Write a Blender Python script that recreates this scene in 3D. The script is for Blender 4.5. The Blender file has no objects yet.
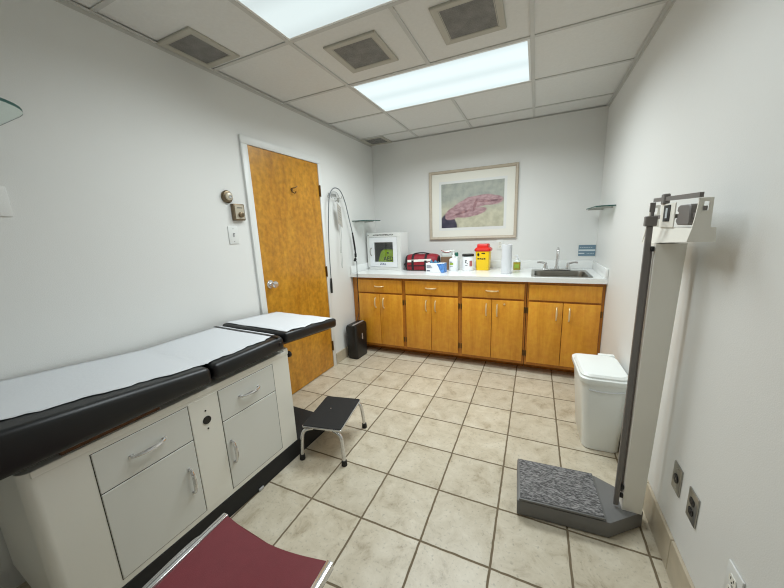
import bpy, bmesh, math, random
from mathutils import Vector, Matrix
random.seed(7)
PI = math.pi
sc = bpy.context.scene
COL = sc.collection

# ------------------------------------------------------------------ materials
def lin(c):
    return c / 12.92 if c <= 0.04045 else ((c + 0.055) / 1.055) ** 2.4
def rgb(r, g, b):
    return (lin(r / 255), lin(g / 255), lin(b / 255), 1)

def new_mat(name):
    m = bpy.data.materials.new(name); m.use_nodes = True
    nt = m.node_tree
    return m, nt, nt.nodes, nt.links, nt.nodes['Principled BSDF']

def mat(name, col, rough=.5, metal=0., var=.0, vscale=20., bump=0., bscale=200., coat=0., spec=.5):
    """plain surface with optional procedural mottling and grain"""
    m, nt, N, L, b = new_mat(name)
    b.inputs['Base Color'].default_value = col
    b.inputs['Roughness'].default_value = rough
    b.inputs['Metallic'].default_value = metal
    b.inputs['Coat Weight'].default_value = coat
    b.inputs['Specular IOR Level'].default_value = spec
    tc = N.new('ShaderNodeTexCoord')
    if var:
        n = N.new('ShaderNodeTexNoise'); n.inputs['Scale'].default_value = vscale; n.inputs['Detail'].default_value = 4
        L.new(tc.outputs['Object'], n.inputs['Vector'])
        r = N.new('ShaderNodeValToRGB')
        r.color_ramp.elements[0].position = .3; r.color_ramp.elements[1].position = .7
        r.color_ramp.elements[0].color = tuple(c * (1 - var) for c in col[:3]) + (1,)
        r.color_ramp.elements[1].color = tuple(min(1, c * (1 + var)) for c in col[:3]) + (1,)
        L.new(n.outputs['Fac'], r.inputs['Fac']); L.new(r.outputs['Color'], b.inputs['Base Color'])
    if bump:
        n = N.new('ShaderNodeTexNoise'); n.inputs['Scale'].default_value = bscale; n.inputs['Detail'].default_value = 3
        L.new(tc.outputs['Object'], n.inputs['Vector'])
        bp = N.new('ShaderNodeBump'); bp.inputs['Strength'].default_value = bump; bp.inputs['Distance'].default_value = .002
        L.new(n.outputs['Fac'], bp.inputs['Height']); L.new(bp.outputs['Normal'], b.inputs['Normal'])
    return m

def wood(name, c1, c2, rough, sx, sy, sz, coat=.0, fleck=True):
    m, nt, N, L, b = new_mat(name)
    tc = N.new('ShaderNodeTexCoord'); mp = N.new('ShaderNodeMapping')
    mp.inputs['Scale'].default_value = (sx, sy, sz)
    L.new(tc.outputs['Object'], mp.inputs['Vector'])
    n = N.new('ShaderNodeTexNoise'); n.inputs['Scale'].default_value = 1; n.inputs['Detail'].default_value = 8; n.inputs['Roughness'].default_value = .65
    n.inputs['Distortion'].default_value = .6
    L.new(mp.outputs['Vector'], n.inputs['Vector'])
    r = N.new('ShaderNodeValToRGB'); r.color_ramp.elements[0].position = .3; r.color_ramp.elements[1].position = .7
    r.color_ramp.elements[0].color = c1; r.color_ramp.elements[1].color = c2
    L.new(n.outputs['Fac'], r.inputs['Fac'])
    last = r.outputs['Color']
    if fleck:
        n2 = N.new('ShaderNodeTexNoise'); n2.inputs['Scale'].default_value = 28; n2.inputs['Detail'].default_value = 6
        L.new(tc.outputs['Object'], n2.inputs['Vector'])
        mx = N.new('ShaderNodeMix'); mx.data_type = 'RGBA'; mx.blend_type = 'OVERLAY'; mx.inputs['Factor'].default_value = .5 if 'door' in name else .28
        L.new(last, mx.inputs[6]); L.new(n2.outputs['Fac'], mx.inputs[7]); last = mx.outputs[2]
    L.new(last, b.inputs['Base Color'])
    b.inputs['Roughness'].default_value = rough; b.inputs['Coat Weight'].default_value = coat
    b.inputs['Coat Roughness'].default_value = .25
    return m

def emis(name, col, s):
    m, nt, N, L, b = new_mat(name)
    b.inputs['Base Color'].default_value = (.08, .08, .08, 1)
    b.inputs['Emission Color'].default_value = col; b.inputs['Emission Strength'].default_value = s
    # two tubes glow through the diffuser: slightly brighter along each, dimmer between and at the ends
    tc = N.new('ShaderNodeTexCoord'); sp = N.new('ShaderNodeSeparateXYZ'); L.new(tc.outputs['Object'], sp.inputs[0])
    ab = N.new('ShaderNodeMath'); ab.operation = 'ABSOLUTE'; L.new(sp.outputs['Y'], ab.inputs[0])
    sn = N.new('ShaderNodeMath'); sn.operation = 'SUBTRACT'; L.new(ab.outputs[0], sn.inputs[0]); sn.inputs[1].default_value = .14
    a2 = N.new('ShaderNodeMath'); a2.operation = 'ABSOLUTE'; L.new(sn.outputs[0], a2.inputs[0])
    mr = N.new('ShaderNodeMapRange'); mr.interpolation_type = 'SMOOTHSTEP'
    mr.inputs['From Min'].default_value = .03; mr.inputs['From Max'].default_value = .16; mr.inputs['To Min'].default_value = s * 1.06; mr.inputs['To Max'].default_value = s * .90
    L.new(a2.outputs[0], mr.inputs['Value']); L.new(mr.outputs[0], b.inputs['Emission Strength'])
    return m

def tile_floor(name, s, ox, oy):
    m, nt, N, L, b = new_mat(name)
    tc = N.new('ShaderNodeTexCoord')
    def mth(op, a, bb=None, clamp=False):
        n = N.new('ShaderNodeMath'); n.operation = op; n.use_clamp = clamp
        for i, v in enumerate((a, bb)):
            if v is None: continue
            if isinstance(v, (int, float)): n.inputs[i].default_value = v
            else: L.new(v, n.inputs[i])
        return n.outputs[0]
    sp = N.new('ShaderNodeSeparateXYZ'); L.new(tc.outputs['Object'], sp.inputs[0])
    # slightly wavering joints
    nw = N.new('ShaderNodeTexNoise'); nw.inputs['Scale'].default_value = 18; L.new(tc.outputs['Object'], nw.inputs['Vector'])
    wob = mth('MULTIPLY', mth('SUBTRACT', nw.outputs['Fac'], .5), .006)
    u = mth('DIVIDE', mth('SUBTRACT', mth('ADD', sp.outputs['X'], wob), ox), s)
    v = mth('DIVIDE', mth('SUBTRACT', mth('ADD', sp.outputs['Y'], wob), oy), s)
    def edge(t):
        f = mth('FRACT', t); return mth('MINIMUM', f, mth('SUBTRACT', 1.0, f))
    d = mth('MULTIPLY', mth('MINIMUM', edge(u), edge(v)), s)
    joint = N.new('ShaderNodeMapRange'); joint.inputs['From Min'].default_value = .0034; joint.inputs['From Max'].default_value = .0060
    joint.interpolation_type = 'SMOOTHSTEP'
    L.new(d, joint.inputs['Value'])
    cell = N.new('ShaderNodeCombineXYZ'); L.new(mth('FLOOR', u), cell.inputs[0]); L.new(mth('FLOOR', v), cell.inputs[1])
    wn = N.new('ShaderNodeTexWhiteNoise'); wn.noise_dimensions = '3D'; L.new(cell.outputs[0], wn.inputs['Vector'])
    off = N.new('ShaderNodeVectorMath'); off.operation = 'MULTIPLY_ADD'
    L.new(wn.outputs['Color'], off.inputs[0]); off.inputs[1].default_value = (9, 9, 9); L.new(tc.outputs['Object'], off.inputs[2])
    n1 = N.new('ShaderNodeTexNoise'); n1.inputs['Scale'].default_value = 9; n1.inputs['Detail'].default_value = 7; n1.inputs['Roughness'].default_value = .68
    n1.inputs['Distortion'].default_value = .5
    L.new(off.outputs[0], n1.inputs['Vector'])
    r = N.new('ShaderNodeValToRGB'); e = r.color_ramp.elements
    e[0].position = .28; e[0].color = rgb(166, 152, 128); e[1].position = .68; e[1].color = rgb(214, 205, 186)
    k = r.color_ramp.elements.new(.45); k.color = rgb(198, 187, 165)
    L.new(n1.outputs['Fac'], r.inputs['Fac'])
    hs = N.new('ShaderNodeHueSaturation')
    vv = mth('ADD', mth('MULTIPLY', wn.outputs['Value'], .10), .95); L.new(vv, hs.inputs['Value'])
    L.new(r.outputs['Color'], hs.inputs['Color'])
    # fine dark pitting
    n3 = N.new('ShaderNodeTexNoise'); n3.inputs['Scale'].default_value = 70; n3.inputs['Detail'].default_value = 4
    L.new(tc.outputs['Object'], n3.inputs['Vector'])
    pit = N.new('ShaderNodeMapRange'); pit.inputs['From Min'].default_value = .28; pit.inputs['From Max'].default_value = .42
    pit.inputs['To Min'].default_value = .72; L.new(n3.outputs['Fac'], pit.inputs['Value'])
    mu = N.new('ShaderNodeMix'); mu.data_type = 'RGBA'; mu.blend_type = 'MULTIPLY'; mu.inputs['Factor'].default_value = 1
    L.new(hs.outputs['Color'], mu.inputs[6]); L.new(pit.outputs[0], mu.inputs[7])
    mx = N.new('ShaderNodeMix'); mx.data_type = 'RGBA'
    mx.inputs[6].default_value = rgb(112, 98, 76)
    L.new(joint.outputs[0], mx.inputs['Factor']); L.new(mu.outputs[2], mx.inputs[7])
    L.new(mx.outputs[2], b.inputs['Base Color'])
    ro = N.new('ShaderNodeMapRange'); ro.inputs['To Min'].default_value = .8; ro.inputs['To Max'].default_value = .36
    L.new(joint.outputs[0], ro.inputs['Value']); L.new(ro.outputs[0], b.inputs['Roughness'])
    bp = N.new('ShaderNodeBump'); bp.inputs['Strength'].default_value = .5; bp.inputs['Distance'].default_value = .003
    hh = mth('ADD', joint.outputs[0], mth('MULTIPLY', n1.outputs['Fac'], .35))
    L.new(hh, bp.inputs['Height']); L.new(bp.outputs['Normal'], b.inputs['Normal'])
    return m

def perforated(name, base, hole, scale):
    m, nt, N, L, b = new_mat(name)
    tc = N.new('ShaderNodeTexCoord')
    v = N.new('ShaderNodeTexVoronoi'); v.inputs['Scale'].default_value = scale; v.inputs['Randomness'].default_value = .15
    L.new(tc.outputs['Object'], v.inputs['Vector'])
    mr = N.new('ShaderNodeMapRange'); mr.inputs['From Min'].default_value = .3; mr.inputs['From Max'].default_value = .42
    L.new(v.outputs['Distance'], mr.inputs['Value'])
    n = N.new('ShaderNodeTexNoise'); n.inputs['Scale'].default_value = 14; n.inputs['Detail'].default_value = 5
    L.new(tc.outputs['Object'], n.inputs['Vector'])
    mx = N.new('ShaderNodeMix'); mx.data_type = 'RGBA'; mx.inputs[6].default_value = hole; mx.inputs[7].default_value = base
    L.new(mr.outputs[0], mx.inputs['Factor'])
    m2 = N.new('ShaderNodeMix'); m2.data_type = 'RGBA'; m2.blend_type = 'OVERLAY'; m2.inputs['Factor'].default_value = .5
    L.new(mx.outputs[2], m2.inputs[6]); L.new(n.outputs['Fac'], m2.inputs[7])
    L.new(m2.outputs[2], b.inputs['Base Color']); b.inputs['Roughness'].default_value = .7
    return m

def ribbed(name, c1, c2):
    m, nt, N, L, b = new_mat(name)
    tc = N.new('ShaderNodeTexCoord'); mp = N.new('ShaderNodeMapping'); mp.inputs['Scale'].default_value = (60, 190, 60)
    mp.inputs['Rotation'].default_value = (0, 0, 0)
    L.new(tc.outputs['Object'], mp.inputs['Vector'])
    n = N.new('ShaderNodeTexNoise'); n.inputs['Scale'].default_value = 1; n.inputs['Detail'].default_value = 3; n.inputs['Distortion'].default_value = .4
    L.new(mp.outputs['Vector'], n.inputs['Vector'])
    r = N.new('ShaderNodeValToRGB'); r.color_ramp.elements[0].position = .38; r.color_ramp.elements[1].position = .66
    r.color_ramp.elements[0].color = c1; r.color_ramp.elements[1].color = c2
    L.new(n.outputs['Fac'], r.inputs['Fac']); L.new(r.outputs['Color'], b.inputs['Base Color'])
    bp = N.new('ShaderNodeBump'); bp.inputs['Strength'].default_value = .6; bp.inputs['Distance'].default_value = .003
    L.new(n.outputs['Fac'], bp.inputs['Height']); L.new(bp.outputs['Normal'], b.inputs['Normal'])
    b.inputs['Roughness'].default_value = .75
    return m

def glass(name, col, rough=.02, alpha=None):
    m, nt, N, L, b = new_mat(name)
    b.inputs['Base Color'].default_value = col
    b.inputs['Roughness'].default_value = rough
    b.inputs['Transmission Weight'].default_value = 1
    b.inputs['IOR'].default_value = 1.45
    return m

M = dict(
    wall=mat('wall_paint', rgb(228, 228, 225), .5, bump=.25, bscale=260, spec=.35),
    ceil=mat('ceiling_tile', rgb(222, 221, 217), .9, var=.02, vscale=60, bump=.4, bscale=350),
    tbar=mat('ceiling_grid_metal', rgb(200, 199, 194), .5),
    floor=tile_floor('floor_tile', .3076, 1.7974, -2.2978),
    basetile=mat('baseboard_tile', rgb(190, 178, 156), .4, var=.10, vscale=9, bump=.2, bscale=60),
    grout=mat('grout', rgb(135, 120, 98), .9),
    white_trim=mat('white_trim', rgb(226, 227, 224), .35),
    door=wood('door_birch', rgb(168, 110, 24), rgb(202, 146, 46), .34, 9, 9, 1.6, coat=.15),
    oak=wood('cabinet_oak', rgb(212, 140, 36), rgb(234, 166, 52), .38, 22, 22, 2.2, coat=.1),
    oak_dark=wood('cabinet_frame_oak', rgb(166, 102, 26), rgb(194, 126, 40), .42, 22, 22, 2.2),
    counter=mat('white_laminate', rgb(236, 237, 235), .22, var=.01, vscale=90),
    brass=mat('pull_brass', rgb(236, 214, 168), .28, .55),
    chrome=mat('chrome', rgb(218, 218, 218), .16, .8),
    steel=mat('brushed_steel', rgb(168, 166, 160), .3, 1, bump=.05, bscale=300),
    basin=mat('basin_steel', rgb(138, 134, 126), .34, .9),
    bronze=mat('bronze_metal', rgb(120, 104, 82), .35, .7, var=.15, vscale=60),
    bronze_light=mat('bronze_light', rgb(196, 186, 166), .35, .25),
    hinge=mat('hinge_bronze', rgb(112, 84, 48), .4, .7),
    black=mat('black_plastic', rgb(20, 20, 20), .4),
    rubber=mat('black_rubber', rgb(26, 26, 26), .75, bump=.2, bscale=300),
    vinyl=mat('black_vinyl', rgb(14, 15, 18), .36, bump=.12, bscale=350, var=.08, vscale=12),
    enamel=mat('cream_enamel', rgb(238, 236, 227), .34, bump=.06, bscale=80),
    enamel_door=mat('grey_enamel', rgb(222, 222, 216), .34, bump=.06, bscale=80),
    seam=mat('dark_seam', rgb(60, 58, 52), .7),
    board=wood('plywood_board', rgb(92, 60, 36), rgb(126, 88, 54), .7, 20, 4, 20),
    paper=mat('exam_paper', rgb(216, 218, 221), .85, bump=.3, bscale=70),
    maroon=mat('maroon_vinyl', rgb(122, 44, 52), .42, bump=.2, bscale=500, var=.04, vscale=30),
    scale_white=mat('scale_paint', rgb(236, 232, 222), .4),
    scale_grey=mat('scale_grey', rgb(116, 115, 114), .5, bump=.15, bscale=300),
    scale_dark=mat('scale_dark_metal', rgb(120, 115, 112), .45, .15),
    mat_grey=ribbed('ribbed_mat', rgb(62, 61, 62), rgb(150, 148, 148)),
    bin=mat('white_plastic', rgb(240, 243, 240), .35),
    grey_plastic=mat('silver_plastic', rgb(180, 180, 182), .35, .4),
    yellow=mat('yellow_plastic', rgb(246, 205, 12), .35),
    red=mat('red_plastic', rgb(216, 36, 24), .35),
    bag=mat('red_nylon', rgb(140, 20, 36), .6, bump=.4, bscale=120, var=.15, vscale=30),
    bag_black=mat('black_webbing', rgb(22, 22, 26), .7),
    reflective=mat('reflective_tape', rgb(236, 232, 226), .4),
    card=mat('white_card', rgb(236, 238, 240), .6),
    blue=mat('blue_print', rgb(84, 138, 206), .55, var=.3, vscale=60),
    blue_dark=mat('dark_blue_print', rgb(28, 44, 92), .5),
    tissue=mat('blue_tissue', rgb(70, 120, 150), .8, var=.2, vscale=50),
    brown=mat('brown_card', rgb(132, 104, 80), .7, var=.1, vscale=40),
    green=mat('green_label', rgb(150, 178, 62), .5),
    teal=mat('teal_plastic', rgb(52, 112, 98), .4),
    pink=mat('pink_label', rgb(176, 100, 100), .5),
    amber=mat('amber_soap', rgb(164, 150, 52), .2),
    clear=mat('frosted_clear', rgb(214, 220, 216), .2),
    frame=mat('pale_frame_wood', rgb(190, 178, 160), .45, var=.06, vscale=40),
    matboard=mat('mat_board', rgb(232, 230, 220), .8),
    aed=mat('lime_case', rgb(160, 196, 30), .45, var=.1, vscale=30),
    aed_back=mat('grey_lining', rgb(120, 126, 126), .7),
    navy=mat('navy_ink', rgb(30, 48, 120), .5),
    ink=mat('black_ink', rgb(24, 24, 26), .5),
    sign=mat('sign_blue', rgb(108, 134, 150), .45),
    sign_light=mat('sign_light', rgb(206, 214, 218), .45),
    cable=mat('grey_cable', rgb(112, 118, 122), .4, .2),
    tag_card=mat('tag_card', rgb(176, 171, 162), .6),
    wire=mat('white_wire', rgb(168, 169, 166), .35),
    vent=mat('vent_frame', rgb(182, 178, 166), .55),
    grille=perforated('vent_grille', rgb(138, 136, 132), rgb(84, 83, 80), 260),
    glass=glass('shelf_glass', (.80, .93, .89, 1)),
    glass_edge=mat('shelf_edge', rgb(52, 88, 82), .45, spec=.2),
    pane=glass('clear_pane', (1, 1, 1, 1)),
    light=emis('diffuser_glow', (.80, .93, .945, 1), .98),
    light_dim=emis('diffuser_glow_dim', (.78, .90, .905, 1), .90),
)

# ------------------------------------------------------------------ mesh helpers
def BM(): return bmesh.new()

def box(bm, x0, x1, y0, y1, z0, z1, bev=0., seg=2, mi=0):
    vs = [bm.verts.new(p) for p in ((x0, y0, z0), (x1, y0, z0), (x1, y1, z0), (x0, y1, z0),
                                    (x0, y0, z1), (x1, y0, z1), (x1, y1, z1), (x0, y1, z1))]
    fs = [bm.faces.new([vs[i] for i in f]) for f in ((3, 2, 1, 0), (4, 5, 6, 7), (0, 1, 5, 4), (1, 2, 6, 5), (2, 3, 7, 6), (3, 0, 4, 7))]
    for f in fs: f.material_index = mi
    if bev:
        es = list({e for f in fs for e in f.edges})
        r = bmesh.ops.bevel(bm, geom=es, offset=bev, segments=seg, profile=.5, affect='EDGES')
        for f in r['faces']: f.material_index = mi
    return vs

def prism(bm, pts, h, axis='z', base=0., mi=0, bev=0., seg=2):
    """extrude a closed outline; axis z: pts (x,y); axis x: pts (y,z); axis y: pts (x,z)"""
    def P(a, b, t):
        return {'z': (a, b, t), 'x': (t, a, b), 'y': (a, t, b)}[axis]
    v0 = [bm.verts.new(P(a, b, base)) for a, b in pts]
    v1 = [bm.verts.new(P(a, b, base + h)) for a, b in pts]
    n = len(pts)
    fs = [bm.faces.new(v0[::-1]), bm.faces.new(v1)]
    for i in range(n): fs.append(bm.faces.new((v0[i], v0[(i + 1) % n], v1[(i + 1) % n], v1[i])))
    for f in fs: f.material_index = mi
    bmesh.ops.recalc_face_normals(bm, faces=fs)
    if bev:
        es = list({e for f in fs[:2] for e in f.edges})
        bmesh.ops.bevel(bm, geom=es, offset=bev, segments=seg, profile=.5, affect='EDGES')
    return fs

def rrect(x0, x1, y0, y1, r, n=6):
    o = []
    for cx, cy, a in ((x1 - r, y1 - r, 0), (x0 + r, y1 - r, 90), (x0 + r, y0 + r, 180), (x1 - r, y0 + r, 270)):
        for k in range(n + 1):
            t = math.radians(a + 90 * k / n); o.append((cx + r * math.cos(t), cy + r * math.sin(t)))
    return o

def loft(bm, rings, cap=True, mi=0, close=True):
    R = [[bm.verts.new(p) for p in ring] for ring in rings]
    fs = []
    n = len(R[0])
    for a, b in zip(R, R[1:]):
        for i in range(n if close else n - 1):
            fs.append(bm.faces.new((a[i], a[(i + 1) % n], b[(i + 1) % n], b[i])))
    if cap:
        fs.append(bm.faces.new(R[0][::-1])); fs.append(bm.faces.new(R[-1]))
    for f in fs: f.material_index = mi
    bmesh.ops.recalc_face_normals(bm, faces=fs)
    return R

def lathe(bm, prof, c=(0, 0, 0), axis='z', n=24, mi=0):
    rings = []
    for r, h in prof:
        ring = []
        for k in range(n):
            t = 2 * PI * k / n; a, b = r * math.cos(t), r * math.sin(t)
            p = {'z': (a, b, h), 'x': (h, a, b), 'y': (a, h, b)}[axis]
            ring.append((p[0] + c[0], p[1] + c[1], p[2] + c[2]))
        rings.append(ring)
    return loft(bm, rings, mi=mi)

def tube(bm, path, r, n=10, mi=0, cap=True):
    P = [Vector(p) for p in path]
    rad = r if isinstance(r, (list, tuple)) else [r] * len(P)
    T = []
    for i in range(len(P)):
        a = P[max(0, i - 1)]; b = P[min(len(P) - 1, i + 1)]
        T.append((b - a).normalized())
    up = Vector((0, 0, 1)) if abs(T[0].z) < .9 else Vector((1, 0, 0))
    nrm = (up - T[0] * up.dot(T[0])).normalized()
    rings = []
    for i in range(len(P)):
        nrm = (nrm - T[i] * nrm.dot(T[i])).normalized()
        bi = T[i].cross(nrm)
        rings.append([P[i] + rad[i] * (math.cos(2 * PI * k / n) * nrm + math.sin(2 * PI * k / n) * bi) for k in range(n)])
    return loft(bm, rings, cap=cap, mi=mi)

def spline(pts, n=8):
    P = [Vector(p) for p in pts]; out = []
    for i in range(len(P) - 1):
        p0 = P[max(0, i - 1)]; p1 = P[i]; p2 = P[i + 1]; p3 = P[min(len(P) - 1, i + 2)]
        for k in range(n):
            t = k / n
            out.append(.5 * ((2 * p1) + (p2 - p0) * t + (2 * p0 - 5 * p1 + 4 * p2 - p3) * t * t + (3 * p1 - p0 - 3 * p2 + p3) * t ** 3))
    out.append(P[-1]); return out

def obj(name, bm, m, parent=None, loc=None, rot=None, smooth=35):
    me = bpy.data.meshes.new(name)
    bmesh.ops.recalc_face_normals(bm, faces=bm.faces[:])
    bm.to_mesh(me); bm.free()
    for k in (m if isinstance(m, (list, tuple)) else [m]): me.materials.append(M[k])
    if smooth:
        for p in me.polygons: p.use_smooth = True
        me.set_sharp_from_angle(angle=math.radians(smooth))
    o = bpy.data.objects.new(name, me); COL.objects.link(o)
    if parent: o.parent = parent
    if loc: o.location = loc
    if rot: o.rotation_euler = rot
    return o

def tag(o, label, cat, group=None):
    o['label'] = label; o['category'] = cat
    if group: o['group'] = group
    return o
def thing(name, label, cat, loc=(0, 0, 0), rz=0., group=None):
    o = bpy.data.objects.new(name, None); COL.objects.link(o)
    o.location = loc; o.rotation_euler = (0, 0, rz); o.empty_display_size = .05
    return tag(o, label, cat, group)
def struct(name, bm, m, parent=None):
    o = obj(name, bm, m, parent)
    if not parent: o['kind'] = 'structure'
    return o
def one(fn, *a, **k):
    bm = BM(); fn(bm, *a, **k); return bm
def text(name, s, size, m, parent, loc, rot, depth=.0006, align='CENTER'):
    cu = bpy.data.curves.new(name, 'FONT'); cu.body = s; cu.size = size; cu.extrude = depth; cu.align_x = align
    cu.offset = size * .012
    t = bpy.data.objects.new(name, cu); COL.objects.link(t)
    bpy.context.view_layer.update()
    me = bpy.data.meshes.new_from_object(t.evaluated_get(bpy.context.evaluated_depsgraph_get()))
    bpy.data.objects.remove(t); bpy.data.curves.remove(cu)
    me.materials.clear(); me.materials.append(M[m]); me.name = name
    o = bpy.data.objects.new(name, me); COL.objects.link(o); o.parent = parent; o.location = loc; o.rotation_euler = rot
    return o

# ------------------------------------------------------------------ room shell
W, H, YN = 2.464, 2.4323, -4.7
struct('floor', one(box, -.1, W + .1, YN - .1, .1, -.06, 0), 'floor')
struct('wall_left', one(box, -.1, 0, YN, 0, 0, H + .12), 'wall')
struct('wall_right', one(box, W, W + .1, YN, 0, 0, H + .12), 'wall')
struct('wall_back', one(box, -.1, W + .1, 0, .1, 0, H + .12), 'wall')
struct('wall_near', one(box, -.1, W + .1, YN - .1, YN, 0, H + .12), 'wall')
TB = .0115                                          # half width of a grid bar
U = .6096
CX = [.6209 + U * k for k in range(3)]              # long grid lines
CY = [-.3027 - U * k for k in range(8)]             # cross lines
struct('ceiling', one(box, 0, W, YN, 0, H + .006, H + .05), 'ceil')
bm = BM()
for x in CX:
    if x == CX[1]:
        for ya, yb in ((CY[1], 0), (CY[3], CY[2]), (YN, CY[4])): box(bm, x - TB, x + TB, ya + TB * (ya != YN), yb - TB * (yb != 0), H - .0005, H + .0058)
    else: box(bm, x - TB, x + TB, YN, 0, H - .0005, H + .0058)
for y in CY:
    xs = [0, CX[0], CX[2], W]
    for a, b in zip(xs, xs[1:]): box(bm, a + TB, b - TB, y - TB, y + TB, H, H + .0058)
struct('trim_1', bm, 'tbar')                        # the ceiling grid
bm = BM()
for a in (0, W - .022): box(bm, a, a + .022, YN, 0, H - .0025, H - .0008)
box(bm, .022, W - .022, -.022, 0, H - .0025, H - .0008)
for x0, x1 in ((0, .0015), (W - .0015, W)): box(bm, x0, x1, YN, 0, H - .022, H - .0025)
struct('trim_2', bm, 'tbar')                        # the wall angle

def troffer(x0, x1, y0, y1, label, glow, watts):
    t = thing('ceiling_light', label, 'ceiling light', ((x0 + x1) / 2, (y0 + y1) / 2, H), group='ceiling light panels')
    a, b = (x1 - x0) / 2 - TB - .001, (y1 - y0) / 2 - TB - .001
    f = .014
    bm = BM()
    box(bm, -a, a, -b, -b + f, .0005, .0056); box(bm, -a, a, b - f, b, .0005, .0056)
    box(bm, -a, -a + f, -b + f, b - f, .0005, .0056); box(bm, a - f, a, -b + f, b - f, .0005, .0056)
    obj('frame', bm, 'white_trim', t)
    obj('diffuser', one(box, -a + f, a - f, -b + f, b - f, .0015, .0052), glow, t)
    ld = bpy.data.lights.new('tube_light', 'AREA'); ld.shape = 'RECTANGLE'; ld.size = 2 * (a - f); ld.size_y = 2 * (b - f)
    ld.energy = watts; ld.color = (.90, .98, 1.0); ld.spread = math.radians(156)
    lo = bpy.data.objects.new('tube_light', ld); COL.objects.link(lo); lo.parent = t; lo.location = (0, 0, .0008)
    return t
troffer(CX[0], CX[2], CY[2], CY[1], 'white fluorescent light panel in the ceiling, the one seen whole nearer the back wall', 'light', 28)
troffer(CX[0], CX[2], CY[4], CY[3], 'white fluorescent light panel cut off by the top edge of the photo', 'light_dim', 12.5)

def vent(x0, x1, y0, y1, label, border=.034, mg='grille'):
    t = thing('ceiling_vent', label, 'air vent', ((x0 + x1) / 2, (y0 + y1) / 2, H), group='ceiling vents')
    a, b = (x1 - x0) / 2, (y1 - y0) / 2
    bm = BM()
    rings = [[(sx * (a - i), sy * (b - i), z) for sx, sy in ((-1, -1), (1, -1), (1, 1), (-1, 1))] for i, z in ((0, .0056), (0, -.003), (.004, -.006), (border, -.002), (border, .0056))]
    loft(bm, rings + [rings[0]], cap=False)
    obj('frame', bm, 'vent', t, smooth=0)
    bm = BM(); box(bm, -a + border, a - border, -b + border, b - border, .0, .0050)
    obj('grille', bm, mg, t)
    bm = BM(); f = border + .004
    o1 = [(sx * (a - f + .002), sy * (b - f + .002)) for sx, sy in ((-1, -1), (1, -1), (1, 1), (-1, 1))]
    o2 = [(sx * (a - f - .002), sy * (b - f - .002)) for sx, sy in ((-1, -1), (1, -1), (1, 1), (-1, 1))]
    R_ = [[(x, y, z) for x, y in o] for o, z in ((o1, -.0002), (o1, -.0015), (o2, -.0015), (o2, -.0002))]
    loft(bm, R_ + [R_[0]], cap=False)
    obj('inner_rim', bm, 'vent', t, smooth=0)
vent(.004, .279, -2.470, -2.165, 'square ceiling vent with grey grille hard against the left wall')
vent(.752, 1.082, -2.000, -1.672, 'square ceiling vent between the two light panels, left of the two there')
vent(1.388, 1.716, -2.022, -1.686, 'square ceiling vent between the two light panels, right of the two there', .034)
vent(.004, .290, -.288, -.010, 'small dark ceiling vent in the far left corner above the shelf')

# baseboards: tile strips
def baseboard(name, x0, x1, y0, y1, h, axis, joints):
    bm = BM()
    if axis == 'y':
        ys = [y0] + joints + [y1]
        for a, b in zip(ys, ys[1:]): box(bm, x0, x1, a + .002, b - .002, 0, h, .002, 1)
        box(bm, x0 + .0005 if x0 < 1 else x0 + .003, x1 - .003 if x0 < 1 else x1 - .0005, y0 + .003, y1 - .003, 0, h - .003, mi=1)
    struct(name, bm, ['basetile', 'grout'])
baseboard('baseboard_right', W - .012, W, YN + .01, -.62, .152, 'y', [-2.342 - .3076 * k for k in range(7, -6, -1) if -2.342 - .3076 * k > YN + .03 and -2.342 - .3076 * k < -.65])
baseboard('baseboard_left', 0, .012, -1.085, -.60, .118, 'y', [-.872])
# door with casing
D0, D1, DH = -1.949, -1.149, 2.036
bm = BM()
cw = .055
box(bm, 0, .018, D0 - cw, D0, 0, DH, .003); box(bm, 0, .018, D1, D1 + .045, 0, DH, .003)
box(bm, 0, .018, D0 - cw, D1 + .045, DH, DH + cw, .003)
struct('trim_3', bm, 'white_trim')
door = bpy.data.objects.new('door_1', None); COL.objects.link(door); door['kind'] = 'structure'; door.location = (0, (D0 + D1) / 2, 0)
hw = (D1 - D0) / 2
obj('door_slab', one(box, .001, .012, -hw + .003, hw - .003, .008, DH - .003, .0015, 1), 'door', door)
bm = BM(); lathe(bm, [(.033, .0125), (.033, .017), (.026, .02), (.012, .021), (.011, .045), (.02, .05), (.027, .06), (.0275, .07), (.022, .078), (.006, .08)], (0, -hw + .060, 1.018), 'x')
obj('door_knob', bm, 'chrome', door)
for z in (1.79, 1.02, .235):
    bm = BM(); box(bm, .0125, .0185, hw - .012, hw - .001, z - .05, z + .05, .001, 1)
    tube(bm, [(.024, hw - .002, z - .052), (.024, hw - .002, z + .052)], .006)
    obj('hinge', bm, 'hinge', door)
bm = BM(); y = -.03 + .5 * (D0 + D1) * 0
hy = -1.535 - (D0 + D1) / 2
tube(bm, spline([(.0125, hy, 1.775), (.03, hy - .004, 1.778), (.045, hy + .01, 1.782), (.05, hy + .03, 1.794)]), .0045)
tube(bm, spline([(.0125, hy, 1.762), (.026, hy - .002, 1.745), (.040, hy + .008, 1.738), (.046, hy + .016, 1.752)]), .0045)
lathe(bm, [(.012, .0125), (.012, .016), (.006, .019)], (0, hy, 1.768), 'x', 14)
obj('coat_hook', bm, 'hinge', door)

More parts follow.
